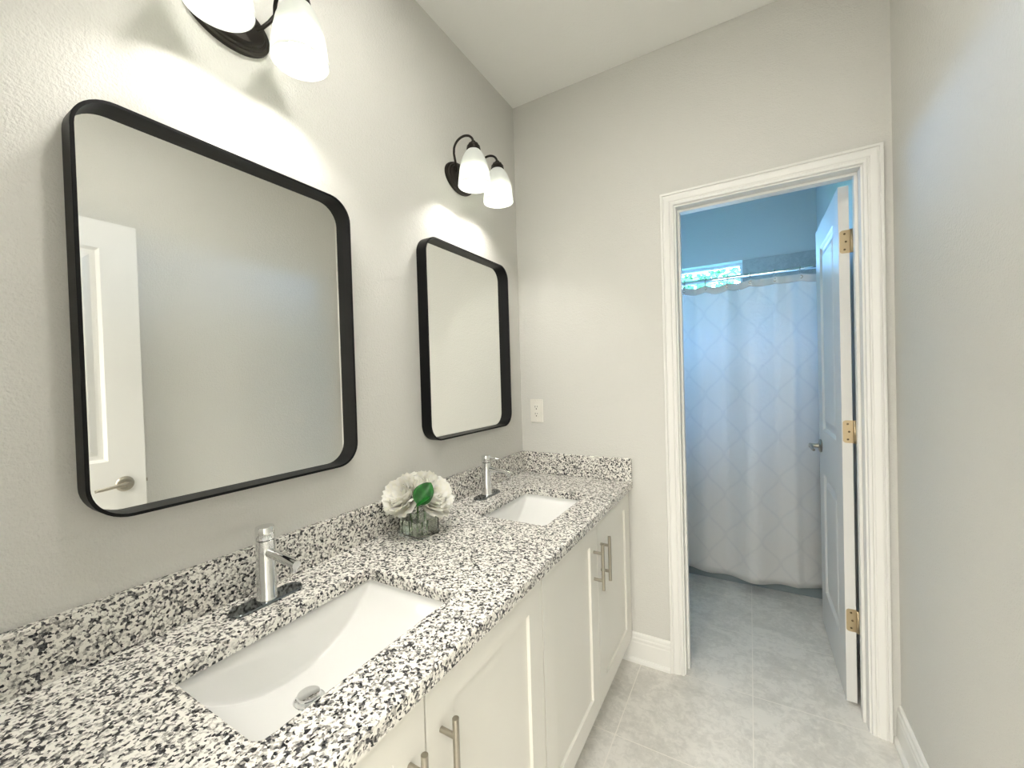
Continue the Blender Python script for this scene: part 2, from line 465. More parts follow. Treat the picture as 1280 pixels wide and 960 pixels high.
# ------------------------------------------------------------------ casings, jambs, baseboards
CASE = [(0.0, 0.006), (0.002, 0.010), (0.006, 0.011), (0.010, 0.0115), (0.013, 0.0085), (0.017, 0.0085), (0.020, 0.012), (0.036, 0.0155), (0.040, 0.0155), (0.0415, 0.0125), (0.044, 0.0125), (0.0455, 0.018), (0.053, 0.018), (0.055, 0.016), (0.055, 0.0), (0.0, 0.0)]
def casing(bm, xl, xr, zt, y0, sgn, z0=0.0):
    """mitred three-sided casing on a wall face at y0; thickness grows along sgn*y"""
    secs = []
    def sec(fx, fz): return [(fx(u), y0 + sgn * v, fz(u)) for u, v in CASE]
    loops = [sec(lambda u: xl - u, lambda u: z0), sec(lambda u: xl - u, lambda u: zt + u), sec(lambda u: xr + u, lambda u: zt + u), sec(lambda u: xr + u, lambda u: z0)]
    loft(bm, loops, cap0=True, cap1=True)
RV = 0.006
bm = nbm(); casing(bm, OX0 - RV, OX1 + RV, OZ + RV, 0.0, -1)
struct('trim_4', bm, M_trim, 'white moulded casing around the shower room doorway', 'door casing')
bm = nbm(); casing(bm, OX0 - RV, OX1 + RV, OZ + RV, WT, 1)
struct('trim_5', bm, M_trim, 'white moulded casing on the shower side of the doorway', 'door casing')
def jamb(bm, x0, x1, zt, y0, y1, stop0, stop1):
    t = JT - 0.0005
    box(bm, x0 - t, y0, 0, x0, y1, zt + t); box(bm, x1, y0, 0, x1 + t, y1, zt + t); box(bm, x0, y0, zt, x1, y1, zt + t)
    s = 0.010
    box(bm, x0, stop0, 0, x0 + s, stop1, zt - s, 0.002); box(bm, x1 - s, stop0, 0, x1, stop1, zt - s, 0.002); box(bm, x0, stop0, zt - s, x1, stop1, zt, 0.002)
bm = nbm(); jamb(bm, OX0, OX1, OZ, 0.0, WT, 0.045, 0.078)
struct('trim_6', bm, M_trim, 'white door jamb lining the shower room doorway', 'door jamb')
bm = nbm(); jamb(bm, BX0, BX1, BZ, BY - WT, BY, BY - 0.075, BY - 0.042)
struct('trim_7', bm, M_trim, 'white door jamb of the entry doorway', 'door jamb')
bm = nbm(); casing(bm, BX0 - RV, BX1 + RV, BZ + RV, BY, 1)
struct('trim_8', bm, M_trim, 'white casing around the entry doorway', 'door casing')

BASE = [(0.0, 0.0), (0.024, 0.0), (0.023, 0.010), (0.017, 0.018), (0.013, 0.020), (0.013, 0.088), (0.011, 0.094), (0.012, 0.100), (0.012, 0.106), (0.008, 0.112), (0.009, 0.118), (0.008, 0.126), (0.004, 0.131), (0.0, 0.132)]
def baseboard(name, p0, p1, n, label):
    p0, p1, n = Vector(p0), Vector(p1), Vector(n)
    bm = nbm(); loft(bm, [[tuple(p + n * d + Vector((0, 0, z))) for d, z in BASE] for p in (p0, p1)], cap0=True, cap1=True)
    return struct(name, bm, M_trim, label, 'baseboard')
baseboard('baseboard_far', (0.47, 0, 0), (OX0 - RV - 0.0555, 0, 0), (0, -1, 0), 'short white baseboard between the vanity and the door casing')
baseboard('baseboard_right', (RW, BY + 0.03, 0), (RW, -0.0005, 0), (-1, 0, 0), 'white baseboard along the foot of the right wall')
baseboard('baseboard_shower', (RW, WT + 0.025, 0), (RW, 0.975, 0), (-1, 0, 0), 'white baseboard behind the open shower room door')

# ------------------------------------------------------------------ doors
PANEL_LOOPS = [(0.0, 0.0), (0.004, 0.003), (0.012, 0.0095), (0.020, 0.0105), (0.030, 0.0105), (0.052, 0.003), (0.056, 0.0025)]
def panel_slab(bm, w, h, t, panels, loops, both=True, m=None):
    """slab spanning (0..w along a, 0..h along z), faces at d=0 and d=t (second=back); m maps (a,d,z)->xyz"""
    A = sorted({0, w, *[p[0] for p in panels], *[p[1] for p in panels]}); Z = sorted({0, h, *[p[2] for p in panels], *[p[3] for p in panels]})
    cache = {}
    def V(a, d, z):
        k = (round(a, 6), round(d, 6), round(z, 6))
        if k not in cache: cache[k] = bm.verts.new(m(a, d, z))
        return cache[k]
    for d, s in ((0.0, 1), (t, -1)):
        for i in range(len(A) - 1):
            for j in range(len(Z) - 1):
                p, q, r, u = A[i], A[i + 1], Z[j], Z[j + 1]
                isp = any(abs(P[0] - p) < 1e-6 and abs(P[1] - q) < 1e-6 and abs(P[2] - r) < 1e-6 and abs(P[3] - u) < 1e-6 for P in panels)
                if isp and (both or s == 1):
                    prev = None
                    for ins, dep in loops:
                        dd = d + s * dep
                        ring = [V(p + ins, dd, r + ins), V(q - ins, dd, r + ins), V(q - ins, dd, u - ins), V(p + ins, dd, u - ins)]
                        if prev:
                            for k in range(4): bm.faces.new((prev[k], prev[(k + 1) % 4], ring[(k + 1) % 4], ring[k]))
                        prev = ring
                    bm.faces.new(prev)
                else: bm.faces.new((V(p, d, r), V(q, d, r), V(q, d, u), V(p, d, u)))
    for i in range(len(A) - 1):
        for z in (0, h): bm.faces.new((V(A[i], 0, z), V(A[i + 1], 0, z), V(A[i + 1], t, z), V(A[i], t, z)))
    for j in range(len(Z) - 1):
        for a in (0, w): bm.faces.new((V(a, 0, Z[j]), V(a, 0, Z[j + 1]), V(a, t, Z[j + 1]), V(a, t, Z[j])))

def lever(parent, x, y, z, nx, dy, m, off):
    """lever handle on a face with normal nx (along x); lever points along dy"""
    bm = nbm()
    lathe(bm, [(0.0, 0.0), (0.032, 0.0), (0.033, 0.004), (0.030, 0.009), (0.022, 0.012), (0.0, 0.012)], axis='x', seg=28)
    lathe(bm, [(0.0, 0.010), (0.011, 0.010), (0.010, 0.03), (0.012, 0.047), (0.010, 0.052), (0, 0.053)], axis='x', seg=20)
    tube(bm, [(0.044, -0.012, 0), (0.044, 0.02, 0.002), (0.046, 0.05, 0.0), (0.046, 0.085, -0.004), (0.043, 0.108, -0.006)], [0.009, 0.009, 0.0075, 0.007, 0.006], 12)
    for v in bm.verts: v.co = Vector((x + nx * v.co.x, y + dy * v.co.y, z + v.co.z))
    return link('lever_handle', bm, m, parent, off, auto=40)

# shower room door, open into the shower room
d1 = thing('door_1', (1.375, 0.127, 0.012), 'white two panel door standing open into the shower room', 'door', kind='structure')
DT = 0.033; DX = 1.357; DY0, DY1 = 0.127, 0.737
bm = nbm()
panel_slab(bm, DY1 - DY0, 2.014, DT, [(0.125, 0.485, 0.20, 0.795), (0.125, 0.485, 1.01, 1.905)], PANEL_LOOPS, m=lambda a, d, z: (DX + d, DY0 + a, 0.012 + z))
link('door_leaf', bm, M_door, d1, d1.location)
lever(d1, DX, 0.672, 0.935, -1, -1, M_nickel, d1.location)
lever(d1, DX + DT, 0.672, 0.935, 1, -1, M_nickel, d1.location)
for zc in (1.812, 1.077, 0.337):
    bm = nbm(); hh = 0.044
    # leaf let into the door edge, knuckle, and leaf on the jamb
    pts = rrect(0.062, 2 * hh, 0.012, 5)
    lp = [[(DX + 0.033 + a * 1.0 - 0.0, DY0 - e, zc + b) for a, b in pts] for e in (-0.001, 0.0018)]
    lp = [[(max(DX + 0.003, min(p[0], OX1 - 0.001)), p[1], p[2]) for p in l] for l in lp]
    loft(bm, lp, cap0=True, cap1=True)
    tube(bm, [(OX1 - 0.006, DY0 - 0.006, zc - hh), (OX1 - 0.006, DY0 - 0.006, zc + hh)], 0.006, 10)
    hg = link('hinge', bm, M_hinge, d1, d1.location)
    bm = nbm()
    for dz in (-0.03, 0.0, 0.03):
        lathe(bm, [(0, -0.0032), (0.0035, -0.003), (0.004, -0.0015), (0.004, 0.0)], (DX + 0.018 + (0.004 if dz == 0 else 0.0), DY0, zc + dz), 'y', 10)
    link('screw', bm, simple('screw_dark', (0.16, 0.12, 0.07), 0.4, 1.0) if zc > 1.8 else bpy.data.materials['screw_dark'], hg, d1.location)

# entry door, open against the right wall (seen in the near mirror)
d2 = thing('door_2', (1.418, -1.88, 0.012), 'white two panel entry door reflected in the near mirror', 'door', kind='structure')
EX = 1.40; EY0, EY1 = -1.885, -1.122
bm = nbm()
panel_slab(bm, EY1 - EY0, 2.045, 0.035, [(0.125, 0.638, 0.22, 0.80), (0.125, 0.638, 1.0, 1.925)], PANEL_LOOPS, m=lambda a, d, z: (EX + d, EY0 + a, 0.012 + z))
link('door_leaf', bm, M_door, d2, d2.location)
lever(d2, EX, -1.197, 0.905, -1, -1, M_nickel, d2.location)
bm = nbm(); box(bm, EX + 0.010, EY1 - 0.0005, 0.877, EX + 0.025, EY1 + 0.0015, 0.933); box(bm, EX + 0.013, EY1, 0.897, EX + 0.022, EY1 + 0.011, 0.911, 0.002)
link('latch', bm, M_nickel, d2, d2.location)

# ------------------------------------------------------------------ vanity
CT, CTH = 0.833, 0.030
CDX = 0.5735
S1 = (0.168, 0.455, -1.606, -1.166)      # sink cut-outs x0,x1,y0,y1
S2 = (0.168, 0.455, -0.690, -0.288)

def countertop():
    """slab with two rounded rectangular cut-outs: 2D triangle fill, extruded, eased"""
    bm = nbm()
    def loop(pts):
        vs = [bm.verts.new((x, y, CT)) for x, y in pts]
        return [bm.edges.new((vs[i], vs[(i + 1) % len(vs)])) for i in range(len(vs))]
    E = loop([(0.001, BY + 0.001), (CDX, BY + 0.001), (CDX, -0.001), (0.001, -0.001)])
    for s in (S1, S2):
        cx, cy = (s[0] + s[1]) / 2, (s[2] + s[3]) / 2
        E += loop([(cx + a, cy + b) for a, b in rrect(s[1] - s[0], s[3] - s[2], 0.018, 5)])
    bmesh.ops.triangle_fill(bm, edges=E, use_beauty=True)
    for q in list(bm.faces):       # keep only the slab itself
        c = q.calc_center_median()
        if any(s[0] + .002 < c.x < s[1] - .002 and s[2] + .002 < c.y < s[3] - .002 and all(s[0] - 1e-4 < v.co.x < s[1] + 1e-4 and s[2] - 1e-4 < v.co.y < s[3] + 1e-4 for v in q.verts) for s in (S1, S2)):
            bm.faces.remove(q)
    top = bm.faces[:]
    ex = bmesh.ops.extrude_face_region(bm, geom=top)
    nv = [g for g in ex['geom'] if isinstance(g, bmesh.types.BMVert)]
    bmesh.ops.translate(bm, verts=nv, vec=(0, 0, -CTH))
    bm.edges.ensure_lookup_table()
    es = [e for e in bm.edges if all(abs(v.co.z - CT) < 1e-5 for v in e.verts) and any(abs(q.normal.z) < 0.3 for q in e.link_faces) or
          (all(abs(v.co.z - CT) < 1e-5 for v in e.verts) and len(e.link_faces) == 2 and any(max(v.co.z for v in q.verts) - min(v.co.z for v in q.verts) > .01 for q in e.link_faces))]
    bmesh.ops.bevel(bm, geom=es, offset=0.0035, segments=2, affect='EDGES', profile=0.5)
    o = link('granite_countertop', bm, M_granite, None, (0.287, -0.965, CT - CTH))
    tag(o, 'long speckled white, grey and black granite vanity countertop with two sink cutouts', 'countertop')
countertop()
bm = nbm(); box(bm, 0.0005, BY + 0.001, CT + 0.0002, 0.0205, -0.0005, CT + 0.1055, 0.002)
tag(link('backsplash', bm, M_granite, None, (0.01, -0.965, CT)), 'long granite backsplash strip standing along the mirror wall', 'backsplash')
bm = nbm(); box(bm, 0.0208, -0.0205, CT + 0.0002, CDX - 0.001, -0.0005, CT + 0.1055, 0.002)
tag(link('side_splash', bm, M_granite, None, (0.3, -0.01, CT)), 'short granite side splash standing against the far wall', 'backsplash')

# sinks: trough basins under the cut-outs
def sink(s, label):
    x0, x1, y0, y1 = s
    x0 -= 0.006; x1 += 0.006; y0 -= 0.006; y1 += 0.006
    cx, cy = (x0 + x1) / 2, (y0 + y1) / 2
    zt = CT - CTH - 0.0005; D = 0.122
    o = thing('undermount_sink', (cx, cy, zt - D - 0.02), label, 'sink', 'white undermount sinks in the vanity')
    bm = nbm(); nx, ny = 20, 40
    def Z(u, v):     # u, v in -1..1
        py = 1 - abs(v) ** 2.1                      # long curved floor from end to end
        q = max(0.0, (abs(u) - 0.91) / 0.09)        # steep front and back walls
        px = 1 - q ** 2.6
        e = max(0.0, (abs(v) - 0.975) / 0.025)
        return -D * (0.07 + 0.93 * py) * px * (1 - e) - 0.0
    grid = []
    us = [-1, -.985, -.97, -.95, -.93, -.905, -.88, -.85, -.81, -.75, -.6, -.4, -.2, 0, .2, .4, .6, .75, .81, .85, .88, .905, .93, .95, .97, .985, 1]
    vs = [-1, -.992, -.984, -.976] + [-.95 + 1.9 * k / 38 for k in range(39)] + [.976, .984, .992, 1]
    for u in us:
        grid.append([bm.verts.new((cx + u * (x1 - x0) / 2, cy + v * (y1 - y0) / 2, zt + Z(u, v))) for v in vs])
    for i in range(len(us) - 1):
        for j in range(len(vs) - 1):
            q = bm.faces.new((grid[i][j], grid[i + 1][j], grid[i + 1][j + 1], grid[i][j + 1])); q.smooth = True
    # rim flange and outer shell
    geom = bm.faces[:]
    border = [e for e in bm.edges if len(e.link_faces) == 1]
    ex = bmesh.ops.extrude_edge_only(bm, edges=border)
    nv = [g for g in ex['geom'] if isinstance(g, bmesh.types.BMVert)]
    for v in nv:
        v.co.x += 0.018 * (1 if v.co.x > cx else -1) * (1 if abs(v.co.x - cx) > (x1 - x0) / 2 - 1e-4 else 0)
        v.co.y += 0.018 * (1 if v.co.y > cy else -1) * (1 if abs(v.co.y - cy) > (y1 - y0) / 2 - 1e-4 else 0)
    me_o = link('basin', bm, M_porcelain, o, o.location)
    md = me_o.modifiers.new('thick', 'SOLIDIFY'); md.thickness = 0.010; md.offset = -1
    zd = zt + Z(0.0, 0.1)
    bm = nbm(); dx = cx - 0.049; cy -= 0.021
    lathe(bm, [(0.0, 0.0005), (0.030, 0.0005), (0.031, 0.002), (0.027, 0.004), (0.024, 0.002), (0.0, 0.002)], (dx, cy, zd), seg=28)
    lathe(bm, [(0.0, 0.0), (0.008, 0.0), (0.008, 0.010), (0.021, 0.0105), (0.0225, 0.013), (0.021, 0.016), (0.0, 0.0175)], (dx, cy, zd), seg=28)
    link('drain', bm, M_chrome, o, o.location, auto=40)
    return o
sink(S1, 'near rectangular white undermount sink with visible pop up drain')
sink(S2, 'far rectangular white undermount sink close to the end wall')

# faucets
def faucet(label, lever_rot):
    o = thing('faucet', (0.085, -1.385, CT + 0.0002), label, 'faucet', 'chrome faucets behind the sinks')
    bm = nbm()
    pts = rrect(0.052, 0.160, 0.0255, 10)
    loft(bm, [[(a, b, 0) for a, b in pts], [(a, b, 0.003) for a, b in pts], [(a * .94, b * .98, 0.0055) for a, b in pts]], cap0=True, cap1=True)
    link('deck_plate', bm, M_chrome_reflect, o, auto=30)
    bm = nbm(); lathe(bm, [(0.0, 0.005), (0.0225, 0.005), (0.0225, 0.010), (0.0200, 0.013), (0.0197, 0.139), (0.0185, 0.140), (0.0, 0.140)], seg=36)
    link('column', bm, M_chrome, o, auto=40)
    bm = nbm(); tube(bm, [(0.012, 0, 0.112), (0.075, 0, 0.108), (0.117, 0, 0.104)], [0.0105, 0.0098, 0.0095], 18)
    sp = link('spout', bm, M_chrome, o, auto=50)
    bm = nbm(); lathe(bm, [(0.0, 0.088), (0.0075, 0.088), (0.008, 0.098), (0.0, 0.098)], (0.108, 0, 0), seg=18)
    link('aerator', bm, M_chrome, sp, auto=40)
    bm = nbm(); lathe(bm, [(0.0, 0.1412), (0.0190, 0.1412), (0.0198, 0.1425), (0.0198, 0.167), (0.0185, 0.1695), (0.0, 0.1698)], seg=36)
    cap = link('handle_cap', bm, M_chrome, o, auto=40)
    bm = nbm(); tube(bm, [(0.015, 0, 0.158), (0.035, 0, 0.156), (0.052, 0, 0.153)], [0.0042, 0.0038, 0.0034], 10)
    lv = link('lever', bm, M_chrome, cap, auto=50)
    cap.rotation_euler = (0, 0, lever_rot)
    return o
f1 = faucet('near chrome faucet beside the near mirror, behind the near sink', radians(150))
f2 = copy_thing(f1, (0.083, -0.472, CT + 0.0002), 'far chrome faucet with side lever, between flower vase and far sink')
for ch in f2.children:
    if ch.name.startswith('handle_cap'): ch.rotation_euler = (0, 0, radians(18))

# cabinets
FX = 0.555            # door front plane
CABZ0, CABZ1 = 0.105, CT - CTH - 0.001
def bar_pull(parent, y, z0, z1, off):
    bm = nbm(); bx = FX + 0.034
    tube(bm, [(bx, y, z0), (bx, y, z1)], 0.006, 14)
    zc = (z0 + z1) / 2
    for dz in (-0.048, 0.048): tube(bm, [(FX - 0.001, y, zc + dz), (bx, y, zc + dz)], 0.0052, 12)
    link('bar_pull', bm, M_nickel, parent, off, auto=50)
SHAKER = [(0.0, 0.0), (0.0008, 0.0070), (0.0012, 0.0085)]
def cabinet(y0, y1, label):
    ym = (y0 + y1) / 2
    o = thing('vanity_cabinet', (0.28, ym, 0.0), label, 'cabinet', 'white shaker vanity cabinets')
    off = o.location
    bm = nbm(); t = 0.016; xf = FX - 0.0205
    box(bm, 0.002, y0, CABZ0, xf, y0 + t, CABZ1); box(bm, 0.002, y1 - t, CABZ0, xf, y1, CABZ1)
    box(bm, 0.002, y0 + t, CABZ0, xf, y1 - t, CABZ0 + t); box(bm, 0.002, y0 + t, CABZ0 + t, 0.012, y1 - t, CABZ1)
    box(bm, xf - 0.018, y0 + t, CABZ1 - 0.03, xf, y1 - t, CABZ1)
    link('body', bm, M_cab, o, off)
    bm = nbm(); box(bm, 0.465, y0, 0.0, 0.480, y1, CABZ0 - 0.0005)
    link('toe_kick', bm, M_cab, o, off)
    g = 0.0022
    for a, b, hy in ((y0 + g, ym - g, ym - 0.040), (ym + g, y1 - g, ym + 0.040)):
        w = b - a; h = CABZ1 - 0.006 - (CABZ0 + 0.004); st = 0.072
        bm = nbm()
        panel_slab(bm, w, h, 0.019, [(st, w - st, st, h - st)], SHAKER, both=False, m=lambda p, d, z: (FX - d, a + p, CABZ0 + 0.004 + z))
        dr = link('door', bm, M_cab, o, off)
        bar_pull(dr, hy, 0.565, 0.728, off)
    return o
cabinet(-0.924, -0.010, 'far white two door vanity cabinet next to the end wall')
cabinet(-1.842, -0.926, 'near white two door vanity cabinet below the near sink')
bm = nbm(); box(bm, FX - 0.03, BY + 0.001, CABZ0, FX - 0.001, -1.844, CABZ1); 
tag(link('filler_strip', bm, M_cab, None, (FX, -1.89, CABZ0)), 'white filler strip between the near cabinet and back wall', 'cabinet filler')

# ------------------------------------------------------------------ mirrors
def mirror(y0, y1, z0, z1, label):
    D, T, G, R = 0.044, 0.006, 0.016, 0.064
    yc, zc = (y0 + y1) / 2, (z0 + z1) / 2; w, h = y1 - y0, z1 - z0
    o = thing('wall_mirror', (0.0, yc, z0), label, 'mirror', 'black framed mirrors over the vanity')
    off = o.location
    outer = rrect(w, h, R, 10); inner = rrect(w - 2 * T, h - 2 * T, R - T, 10); inb = rrect(w - 2 * T - .016, h - 2 * T - .016, R - T - .008, 10)
    bm = nbm()
    mk = lambda pts, x: [(x, yc + a, zc + b) for a, b in pts]
    o2 = rrect(w - .0016, h - .0016, R - .0008, 10)
    loft(bm, [mk(outer, 0.0008), mk(outer, D - .0008), mk(o2, D), mk(inner, D), mk(inner, 0.0008)], close_ring=True)
    link('frame', bm, M_black, o, off, auto=35)
    bm = nbm()
    gi = rrect(w - 2 * T - .0004, h - 2 * T - .0004, R - T, 10)
    loft(bm, [mk(gi, 0.003), mk(gi, G)], cap0=True, cap1=True)
    link('mirror_glass', bm, M_mirror, o, off)
    return o
mirror(-1.662, -1.087, 1.086, 1.852, 'large rounded rectangular black framed mirror reflecting the white entry door')
mirror(-0.766, -0.178, 1.097, 1.858, 'rounded rectangular black framed mirror hanging near the far corner')

# ------------------------------------------------------------------ sconces
def sconce(yc, label):
    zc = 2.183
    o = thing('wall_sconce', (0.0, yc, zc), label, 'wall light', 'two light bronze sconces above the mirrors')
    bm = nbm()
    prof = [(1.0, 0.0005), (1.0, 0.006), (0.985, 0.010), (0.90, 0.012), (0.87, 0.016), (0.80, 0.018), (0.76, 0.026), (0.70, 0.029), (0.0, 0.030)]
    rings = []
    for s, x in prof:
        n = 48
        if s == 0: rings.append([bm.verts.new((x, 0, 0))])
        else: rings.append([bm.verts.new((x, 0.094 * s * cos(2 * pi * k / n), 0.062 * s * sin(2 * pi * k / n))) for k in range(n)])
    for a, b in zip(rings, rings[1:]):
        for k in range(48):
            k2 = (k + 1) % 48
            q = bm.faces.new((a[k], a[k2], b[0])) if len(b) == 1 else bm.faces.new((a[k], a[k2], b[k2], b[k]))
    bm.faces.new(rings[0])
    link('backplate', bm, M_bronze, o, auto=35)
    ax = 0.140
    for sy in (-1, 1):
        y = sy * 0.087
        bm = nbm()
        pts = [(0.022, sy * 0.045, 0.0), (0.036, sy * 0.060, 0.012), (0.041, sy * 0.074, 0.032), (0.045, y, 0.056)]
        n = 16; cx, rx, rz = 0.093, 0.047, 0.040
        pts += [(cx - rx * cos(pi * k / n), y, 0.070 + rz * sin(pi * k / n)) for k in range(n + 1)]
        tube(bm, pts, 0.0046, 12)
        link('arm', bm, M_bronze, o, auto=60)
        zt = 0.046
        bm = nbm()
        lathe(bm, [(0.0, zt + 0.031), (0.008, zt + 0.030), (0.010, zt + 0.024), (0.019, zt + 0.019), (0.021, zt + 0.012), (0.0255, zt + 0.009), (0.0275, zt - 0.004), (0.025, zt - 0.006), (0.0, zt - 0.006)], (ax, y, 0), seg=28)
        link('socket_cup', bm, M_bronze, o, auto=35)
        outer = [(0.024, zt - 0.0065), (0.031, zt - 0.014), (0.039, zt - 0.030), (0.046, zt - 0.052), (0.0515, zt - 0.078), (0.055, zt - 0.105), (0.0575, zt - 0.128), (0.059, zt - 0.143)]
        outer = [(r * (1.0 + 0.08 * min(1, (zt - z) / 0.05)), z) for r, z in outer]
        th = 0.0028
        inner = [(r - th, z) for r, z in reversed(outer)]
        prof = outer + [(0.0637 - th * 0.5, zt - 0.1445)] + inner
        bm = nbm(); lathe(bm, prof, (ax, y, 0), seg=40, close=True)
        link('lamp_shade', bm, M_shade, o)
        bm = nbm()
        zb = zt - 0.080
        lathe(bm, [(0.0, zb - 0.029), (0.010, zb - 0.0275), (0.020, zb - 0.021), (0.026, zb - 0.012), (0.0255, zb - 0.0118), (0.0, zb - 0.0118)], (ax, y, 0), seg=24)
        bl = link('bulb', bm, M_bulb, o, auto=50)
        bm = nbm()
        lathe(bm, [(0.0, zb - 0.0115), (0.0262, zb - 0.0115), (0.029, zb), (0.027, zb + 0.012), (0.021, zb + 0.028), (0.015, zb + 0.044), (0.0125, zb + 0.058), (0.0125, zb + 0.072), (0.0, zb + 0.073)], (ax, y, 0), seg=24)
        link('bulb_base', bm, M_plastic, bl, auto=50)
    return o
s1 = sconce(-1.379, 'two light bronze sconce with glowing frosted shades above the large near mirror')
s2 = copy_thing(s1, (0, -0.492, 2.168), 'two light bronze sconce with glowing frosted shades beside the far corner')

# unseen fill light added over the vanity, shaped as a recessed ceiling fixture
o = thing('added_fill_light', (0.62, -1.30, H), 'added round fill light with white trim ring, unseen above the near sink', 'ceiling light')
bm = nbm(); lathe(bm, [(0.070, -0.0005), (0.092, -0.0005), (0.092, -0.004), (0.086, -0.008), (0.072, -0.008), (0.070, -0.006)], seg=40, close=True); link('fill_trim_ring', bm, M_plastic, o, auto=40)
bm = nbm(); lathe(bm, [(0.0, -0.001), (0.0695, -0.001), (0.0695, -0.005), (0.0, -0.006)], seg=40); link('fill_diffuser_disc', bm, emit('fill_diffuser', BULB_COLOR, FILL_CAN_EMIT), o)

# ------------------------------------------------------------------ outlet
o = thing('wall_outlet', (0.0915, 0.0, 1.151), 'white duplex outlet plate on the end wall above the side splash', 'outlet')
bm = nbm(); box(bm, -0.036, -0.006, -0.0595, 0.036, -0.0003, 0.0595, 0.0022); link('cover_plate', bm, M_plastic, o)
bm = nbm(); box(bm, -0.0168, -0.0085, -0.0335, 0.0168, -0.0055, 0.0335, 0.0012); rc = link('receptacle', bm, M_plastic, o)
for zc in (0.017, -0.019):
    bm = nbm()
    box(bm, -0.0075, -0.0089, zc + 0.000, -0.0052, -0.0080, zc + 0.009); box(bm, 0.0050, -0.0089, zc + 0.001, 0.0070, -0.0080, zc + 0.008)
    lathe(bm, [(0.0, -0.0089), (0.0030, -0.0089), (0.0030, -0.008), (0, -0.008)], (0, 0, zc - 0.007), 'y', 12)
    link('slots', bm, M_slot, rc)
for zc in (0.049, -0.049):
    bm = nbm(); lathe(bm, [(0.0, -0.0072), (0.003, -0.007), (0.0034, -0.0058), (0.0, -0.0058)], (0, 0, zc), 'y', 12); link('screw', bm, M_plastic, o)

# ------------------------------------------------------------------ vase and flowers
VC = Vector((0.122, -0.926, CT + 0.0003)); VR = radians(-8)
va = thing('square_vase', VC, 'small square clear glass vase holding white flowers between the sinks', 'vase', rot=(0, 0, VR))
bm = nbm(); vs_, vh, vt = 0.045, 0.082, 0.004
R = lambda s, z: [(a, b, z) for a, b in rrect(2 * s, 2 * s, 0.003, 3)]
loft(bm, [R(vs_, 0), R(vs_, vh), R(vs_ - vt, vh), R(vs_ - vt, 0.010)], cap0=True, cap1=True)
link('glass_body', bm, M_vase, va)
bm = nbm(); s = vs_ - vt - 0.0004; loft(bm, [R(s, 0.0104), R(s, 0.052)], cap0=True, cap1=True)
link('water', bm, M_water, va)

def petal(bm, base, axis_out, up, L, Wd, cup, ruffle, rnd):
    """curved petal patch: starts at base, runs along up, bending outward"""
    side = up.cross(axis_out).normalized(); nu, nv = 6, 7
    g = []
    ph = rnd.uniform(0, 6.28)
    for i in range(nu + 1):
        t = i / nu
        wd = Wd * (0.30 + 0.95 * sin(pi * min(1, 0.12 + 0.62 * t))) * (1 if t < .999 else 0.86)
        row = []
        for j in range(nv + 1):
            s_ = j / nv * 2 - 1
            out = cup * (t ** 1.6) * L + 0.32 * wd * (1 - s_ * s_) * (0.8 - t * 0.5)
            rf = ruffle * t * t * sin(s_ * 7 + ph) 
            tip = -0.10 * L * s_ * s_ * t + 0.05 * L * t * sin(s_ * 9 + ph * 2)
            p = base + up * (L * (t - 0.14 * cup * t * t) + tip) + axis_out * (out + rf) + side * (s_ * wd)
            row.append(bm.verts.new(p))
        g.append(row)
    for i in range(nu):
        for j in range(nv):
            q = bm.faces.new((g[i][j], g[i][j + 1], g[i + 1][j + 1], g[i + 1][j])); q.smooth = True

def peony(center, face, rad, seed, label, stem_to, leaves=()):
    rnd = random.Random(seed)
    c = Vector(center); fz = Vector(face).normalized(); fx, fy = frame_for(fz)
    o = thing('white_peony', stem_to, label, 'flower', 'white peonies in the glass vase')
    bm = nbm()
    base = c - fz * rad * 0.75
    layers = [(7, 0.10, 0.75, 0.40), (8, 0.22, 0.9, 0.46), (9, 0.42, 1.05, 0.52), (10, 0.72, 1.12, 0.56), (10, 1.05, 1.1, 0.58), (9, 1.45, 0.95, 0.56)]
    for li, (n, cup, ln, wd) in enumerate(layers):
        for k in range(n):
            a = 2 * pi * (k + 0.5 * (li % 2)) / n + rnd.uniform(-.22, .22)
            ao = fx * cos(a) + fy * sin(a)
            tilt = cup * 0.42 + rnd.uniform(-.06, .06)
            up = (fz * cos(tilt) + ao * sin(tilt)).normalized()
            axo = (ao * cos(tilt) - fz * sin(tilt)).normalized()
            b = base + ao * rad * (0.06 + 0.04 * li)
            petal(bm, b, axo, up, rad * 1.32 * ln * rnd.uniform(.92, 1.08), rad * wd * rnd.uniform(.9, 1.12), 0.16 + 0.20 * cup + rnd.uniform(-.05, .08), rad * 0.07, rnd)
    link('petals', bm, M_petal, o, stem_to)
    bm = nbm(); lathe(bm, [(0.0, -0.006), (0.010, -0.004), (0.013, 0.004), (0.009, 0.010), (0.0, 0.012)], seg=14)
    q = fz.to_track_quat('Z', 'Y').to_matrix().to_4x4(); q.translation = base - fz * 0.002
    bmesh.ops.transform(bm, matrix=q, verts=bm.verts[:])
    st = Vector(stem_to); mid = (base + st) / 2 + Vector((0.004, -0.003, 0.006))
    tube(bm, [st, mid, base], [0.0026, 0.0028, 0.003], 8)
    link('stem', bm, M_stem, o, stem_to)
    for lf in leaves: leaf(o, stem_to, *lf)
    return o

